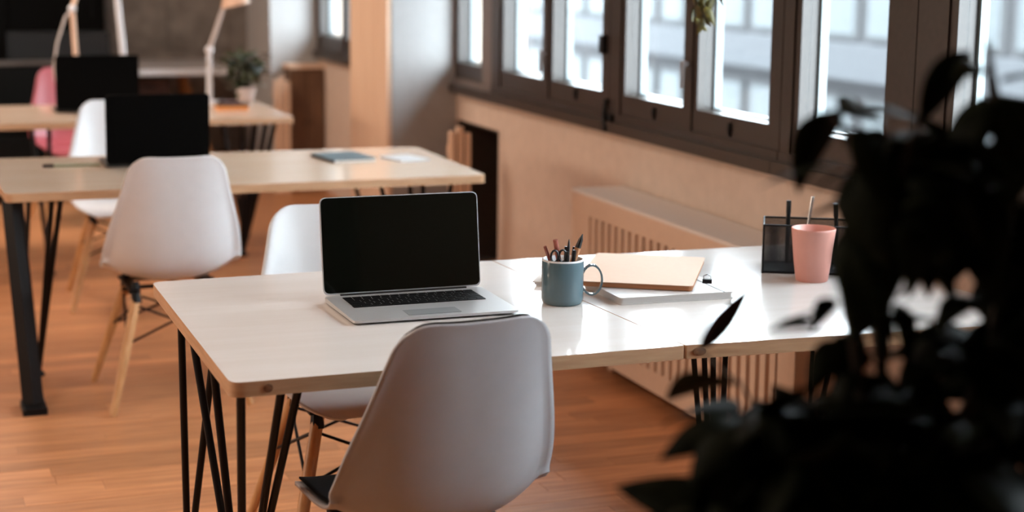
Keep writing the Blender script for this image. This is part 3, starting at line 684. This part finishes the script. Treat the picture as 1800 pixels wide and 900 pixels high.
B().prism(rounded(rect(-0.045, -0.03, 0.06, 0.03), 0.010), 0, 0.012).obj('body', mat('dusky_case', (0.16, 0.09, 0.09), 0.5, var=0.2), bx_, bevel=0.003)
B().ball((-0.035, 0.0, 0.016), 0.010).obj('clasp', BLACKPL, bx_, smooth=True)

# ------------------------------------------------------------------ radiator and slatted stands by the window wall
ra = thing('radiator', 'long cream ribbed radiator on the wall under the window', 'radiator', (2.40, 5.0, 0))
T = Matrix.Translation((-2.40, -5.0, 0)); RY0, RY1, RZ0, RZ1, XF, XB = 4.13, 5.85, 0.05, 0.665, 2.405, 2.612
B().box((XF+0.022, RY0+0.01, RZ0+0.01), (XB, RY1-0.01, RZ1-0.012)).obj('core', SLOT, ra, M=T)
f = B(); f.box((XF, RY0, RZ0), (XF+0.022, RY1, RZ0+0.075)); f.box((XF, RY0, RZ1-0.085), (XF+0.022, RY1, RZ1-0.012)); f.box((XF, RY1-0.17, RZ0+0.075), (XF+0.022, RY1, RZ1-0.085)); f.box((XF, RY0, RZ0+0.075), (XF+0.022, RY0+0.10, RZ1-0.085))
f.obj('front_frame', CREAM, ra, bevel=0.004, M=T)
B().box((XF+0.022, RY1-0.012, RZ0), (XB, RY1, RZ1-0.012)).obj('side_panel', CREAM, ra, M=T); B().box((XF+0.022, RY0, RZ0), (XB, RY0+0.012, RZ1-0.012)).obj('side_panel', CREAM, ra, M=T)
B().box((XF-0.002, RY0-0.002, RZ1-0.012), (XB, RY1+0.002, RZ1)).obj('top_grille', CREAM_TOP, ra, bevel=0.003, M=T)
rib = B().box((0, -0.0165, 0), (0.026, 0.0165, RZ1-0.085-RZ0-0.075)).mesh('rib', CREAM, bevel=0.006)
yy = RY1-0.17-0.045
while yy > RY0+0.11:
    link('rib', rib, ra, (XF-0.003-2.40, yy-5.0, RZ0+0.075)); yy -= 0.060
for yv in (4.4, 5.6): B().box((XF+0.06, yv-0.02, 0), (XB-0.06, yv+0.02, RZ0+0.012)).obj('foot', CREAM, ra, M=T)
def slat_stand(label, y0, x0=2.44):
    s = thing('slatted_stand', label, 'stand', (x0, y0, 0), group='slatted wooden stands in the wall recesses')
    for i, (dx, h) in enumerate(((-0.045, 0.735), (-0.010, 0.755), (0.026, 0.725))):
        B().box((dx-0.013, -0.02, 0.0), (dx+0.013, 0.02, h)).obj('slat', CLAD, s, bevel=0.004)
    for z in (0.18, 0.62): B().box((-0.060, 0.020, z), (0.042, 0.034, z+0.05)).obj('crosspiece', CLAD, s, bevel=0.003)
slat_stand('narrow slatted wooden stand in the recess right of the white column', 7.30)
slat_stand('narrow slatted wooden stand beyond the clad column near the far window', 10.58, 2.325)

# ------------------------------------------------------------------ far background furniture
lc = thing('low_cupboard', 'low dark brown cupboard in front of the far white column', 'cupboard', (2.50, 10.75, 0))
WALNUT = mat('brown_walnut', (0.16, 0.085, 0.045), 0.5, dark=(0.10, 0.05, 0.026), scale=(10, 10, 1.5), noise=3)
B().box((-0.115, -0.085, 0.03), (0.115, 0.085, 0.80)).obj('body', WALNUT, lc, bevel=0.003)
B().box((-0.119, -0.10, 0.80), (0.119, 0.085, 0.825)).obj('top', CLAD, lc, bevel=0.003)
for x0 in (-0.112, 0.003):
    dr = B().box((x0, -0.098, 0.05), (x0+0.109, -0.085, 0.78)).obj('door', WALNUT, lc, bevel=0.002)
    B().ball((x0+(0.09 if x0 < 0 else 0.02), -0.105, 0.45), 0.008).obj('knob', BLACK, dr, smooth=True)
B().box((-0.10, -0.07, 0), (0.10, 0.07, 0.03)).obj('plinth', BLACKPL, lc)
mo = thing('monitor', 'wide black monitor on the table at the dark back wall', 'monitor', (1.06, 12.0, 0.74))
B().prism(rounded(rect(-0.345, 0.055, 0.345, 0.245), 0.01), -0.02, 0.02).obj('screen_housing', BLACKPL, mo, bevel=0.004, M=Matrix.Rotation(math.pi/2, 4, 'X'))
B().box((-0.03, -0.01, 0.01), (0.03, 0.02, 0.10)).obj('neck', BLACKPL, mo, bevel=0.004)
B().prism(rounded(rect(-0.13, -0.09, 0.13, 0.09), 0.02), 0, 0.012).obj('base', BLACKPL, mo, bevel=0.003)
cb = thing('drawer_unit', 'dark red brown drawer unit under the white trestle table', 'cabinet', (1.80, 12.2, 0))
B().box((-0.30, -0.25, 0.03), (0.02, 0.25, 0.66)).obj('body', CABINET, cb, bevel=0.004)
for z in (0.06, 0.27, 0.47):
    dr = B().box((-0.29, -0.268, z), (0.01, -0.25, z+0.18)).obj('drawer', CABINET, cb, bevel=0.003)
    B().tube([(-0.18, -0.285, z+0.13), (-0.10, -0.285, z+0.13)], 0.006, 8).obj('handle', BLACK, dr, smooth=True)
B().box((-0.27, -0.22, 0), (-0.01, 0.22, 0.03)).obj('plinth', BLACKPL, cb)
tc = thing('tall_cabinet', 'tall black cabinet along the back wall at far left', 'cabinet', (0.35, 12.8, 0))
B().box((-1.6, -0.02, 0.0), (1.12, 0.18, 2.3)).obj('body', DARKCAB, tc, bevel=0.005)
for i in range(4):
    dr = B().box((-1.58+i*0.675, -0.040, 0.05), (-0.93+i*0.675, -0.02, 2.26)).obj('door', DARKCAB, tc, bevel=0.004)
    B().tube([(-1.0+i*0.675, -0.055, 1.05), (-1.0+i*0.675, -0.055, 1.25)], 0.007, 8).obj('handle', BLACK, dr, smooth=True)
sf = thing('sofa', 'black upholstered sofa behind the far desk at left', 'sofa', (0.0, 10.9, 0))
B().box((-1.1, -0.40, 0.10), (1.02, 0.40, 0.40)).obj('seat', DARKCAB, sf, bevel=0.04, seg=3)
B().box((-1.1, 0.22, 0.38), (1.02, 0.42, 0.80)).obj('backrest', DARKCAB, sf, bevel=0.05, seg=3)
for x0 in (-1.2, 0.98): B().box((x0, -0.40, 0.10), (x0+0.14, 0.42, 0.60)).obj('armrest', DARKCAB, sf, bevel=0.04, seg=3)
for x0 in (-1.05, 0.95):
    for y0 in (-0.32, 0.32): B().tube([(x0, y0, 0), (x0, y0, 0.12)], [0.015, 0.022], 8).obj('leg', BEECH, sf)

# ------------------------------------------------------------------ plants near the camera and by the window
big = thing('floor_plant', 'tall dark leafy plant in the right foreground, out of focus', 'plant', (1.06, 1.62, 0))
O = Vector((1.06, 1.62, 0))
B().lathe([(0, 0), (0.15, 0), (0.16, 0.01), (0.19, 0.33), (0.185, 0.335), (0.175, 0.30), (0, 0.30)], 36).obj('pot', POT_DARK, big, smooth=True)
B().lathe([(0, 0.29), (0.173, 0.301), (0, 0.312)], 24).obj('soil', SOIL, big, smooth=True)
V = Vector
BR = [  # branch polylines in room coordinates with leaf count, spread and leaf size
    ([(1.06, 1.62, 0.30), (1.05, 1.60, 0.80), (1.02, 1.56, 1.10), (1.00, 1.52, 1.28), (1.01, 1.50, 1.38)], 40, 0.060, 0.72),
    ([(1.06, 1.62, 0.30), (1.00, 1.62, 0.75), (0.92, 1.58, 0.98), (0.86, 1.56, 1.06)], 44, 0.060, 1.0),
    ([(1.06, 1.62, 0.30), (0.97, 1.62, 0.70), (0.86, 1.58, 0.88), (0.82, 1.56, 0.95)], 40, 0.055, 0.8),
    ([(1.06, 1.62, 0.30), (1.10, 1.58, 0.80), (1.12, 1.50, 1.10), (1.12, 1.48, 1.28), (1.13, 1.50, 1.38)], 56, 0.065, 0.8),
    ([(1.05, 1.60, 0.80), (1.00, 1.55, 1.02), (0.97, 1.54, 1.12), (0.955, 1.55, 1.19)], 26, 0.045, 0.6),
    ([(1.02, 1.56, 1.10), (0.99, 1.55, 1.26), (0.965, 1.56, 1.355), (0.945, 1.57, 1.372)], 12, 0.022, 1.0),
    ([(1.12, 1.50, 1.10), (1.07, 1.49, 1.02), (1.05, 1.47, 0.96)], 34, 0.06, 1.0),
    ([(1.12, 1.48, 1.28), (1.11, 1.51, 1.40), (1.105, 1.52, 1.455)], 7, 0.022, 0.8),
]
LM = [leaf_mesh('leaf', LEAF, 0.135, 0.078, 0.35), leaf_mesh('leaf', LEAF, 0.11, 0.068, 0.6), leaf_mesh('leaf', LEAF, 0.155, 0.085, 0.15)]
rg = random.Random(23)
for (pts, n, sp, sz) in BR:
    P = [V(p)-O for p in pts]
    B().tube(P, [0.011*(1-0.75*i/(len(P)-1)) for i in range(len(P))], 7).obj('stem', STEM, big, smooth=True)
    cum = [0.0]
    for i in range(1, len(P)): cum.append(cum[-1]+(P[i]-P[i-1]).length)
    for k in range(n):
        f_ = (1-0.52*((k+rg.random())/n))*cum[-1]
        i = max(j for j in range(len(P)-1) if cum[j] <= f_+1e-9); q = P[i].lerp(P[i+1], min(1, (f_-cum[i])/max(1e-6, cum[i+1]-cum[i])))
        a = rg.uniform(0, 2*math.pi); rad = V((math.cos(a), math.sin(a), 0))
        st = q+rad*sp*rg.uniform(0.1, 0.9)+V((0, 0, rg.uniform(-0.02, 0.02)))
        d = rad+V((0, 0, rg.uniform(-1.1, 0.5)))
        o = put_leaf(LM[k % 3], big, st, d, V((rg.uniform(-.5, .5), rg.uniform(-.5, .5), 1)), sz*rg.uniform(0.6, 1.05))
# the crowded inner leaves, too many and too dim to count
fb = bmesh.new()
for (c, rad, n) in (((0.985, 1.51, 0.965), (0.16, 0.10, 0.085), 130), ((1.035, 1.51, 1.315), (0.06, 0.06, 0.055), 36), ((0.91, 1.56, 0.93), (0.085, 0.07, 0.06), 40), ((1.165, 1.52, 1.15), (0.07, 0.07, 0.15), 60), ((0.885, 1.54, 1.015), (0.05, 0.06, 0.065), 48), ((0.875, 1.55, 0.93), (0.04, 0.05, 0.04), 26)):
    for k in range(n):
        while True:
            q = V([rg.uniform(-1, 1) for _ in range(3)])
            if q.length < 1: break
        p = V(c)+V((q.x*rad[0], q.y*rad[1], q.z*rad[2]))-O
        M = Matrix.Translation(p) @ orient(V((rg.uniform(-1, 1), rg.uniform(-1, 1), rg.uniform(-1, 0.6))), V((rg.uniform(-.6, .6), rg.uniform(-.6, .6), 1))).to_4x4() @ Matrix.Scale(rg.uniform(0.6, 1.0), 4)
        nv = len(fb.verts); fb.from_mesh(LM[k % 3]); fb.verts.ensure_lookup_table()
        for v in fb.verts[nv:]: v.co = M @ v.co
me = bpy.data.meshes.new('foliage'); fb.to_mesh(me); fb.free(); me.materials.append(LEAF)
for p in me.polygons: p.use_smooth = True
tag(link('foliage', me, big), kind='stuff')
rl = leaf_mesh('leaf', LEAF_RED, 0.105, 0.026, 0.05, 0.3)

hp_ = thing('hanging_plant', 'olive green trailing plant hanging in front of the window mullion', 'plant', (2.30, 4.60, 2.05))
B().lathe([(0, -0.0), (0.06, 0.0), (0.09, 0.10), (0.085, 0.10), (0.07, 0.08), (0, 0.08)], 24).obj('pot', POT_DARK, hp_, smooth=True)
for k in range(3):
    a = 2*math.pi*k/3; B().tube([(0.085*math.cos(a), 0.085*math.sin(a), 0.09), (0, 0, 0.95)], 0.0025, 5).obj('cord', LAMP_G, hp_, smooth=True)
HM = leaf_mesh('leaf', LEAF_OLIVE, 0.075, 0.030, 0.2)
for s_ in range(7):
    a = 2*math.pi*s_/7; e = V((-0.005+0.030*math.cos(a), -0.02+0.030*math.sin(a), -0.62-0.035*(s_ % 3)))
    P = [V((0.05*math.cos(a), 0.05*math.sin(a), 0.08)), V((0.10*math.cos(a), 0.10*math.sin(a), 0.07)), V((0.09*math.cos(a), 0.09*math.sin(a), -0.15)), V((e.x*1.2, e.y*1.2, -0.42)), e]
    B().tube(P, 0.0022, 5).obj('vine', STEM, hp_, smooth=True)
    for j in range(24):
        u = j/23.0*3; i = min(int(u), 2)+1; q = P[i].lerp(P[i+1], min(1, u-(i-1)))
        put_leaf(HM, hp_, q, V((rg.uniform(-.7, .7), rg.uniform(-.7, .7), -1.0)), V((math.cos(a), math.sin(a), 0.3)), rg.uniform(0.7, 1.1))
# the slim red leaf grows from the floor plant
tw0 = V((0.92, 1.58, 0.98))-O; tip0 = V((0.965, 1.90, 1.035))-O
B().tube([tw0, tw0.lerp(tip0, 0.5)+V((0, 0, 0.02)), tip0], [0.003, 0.002, 0.0015], 5).obj('stem', STEM, big, smooth=True)
o = put_leaf(rl, big, tip0, V((0.62, -0.10, 0.78)), V((-0.3, -0.9, 0.3)), 1.0)
o['label'] = 'slim dark red leaf'
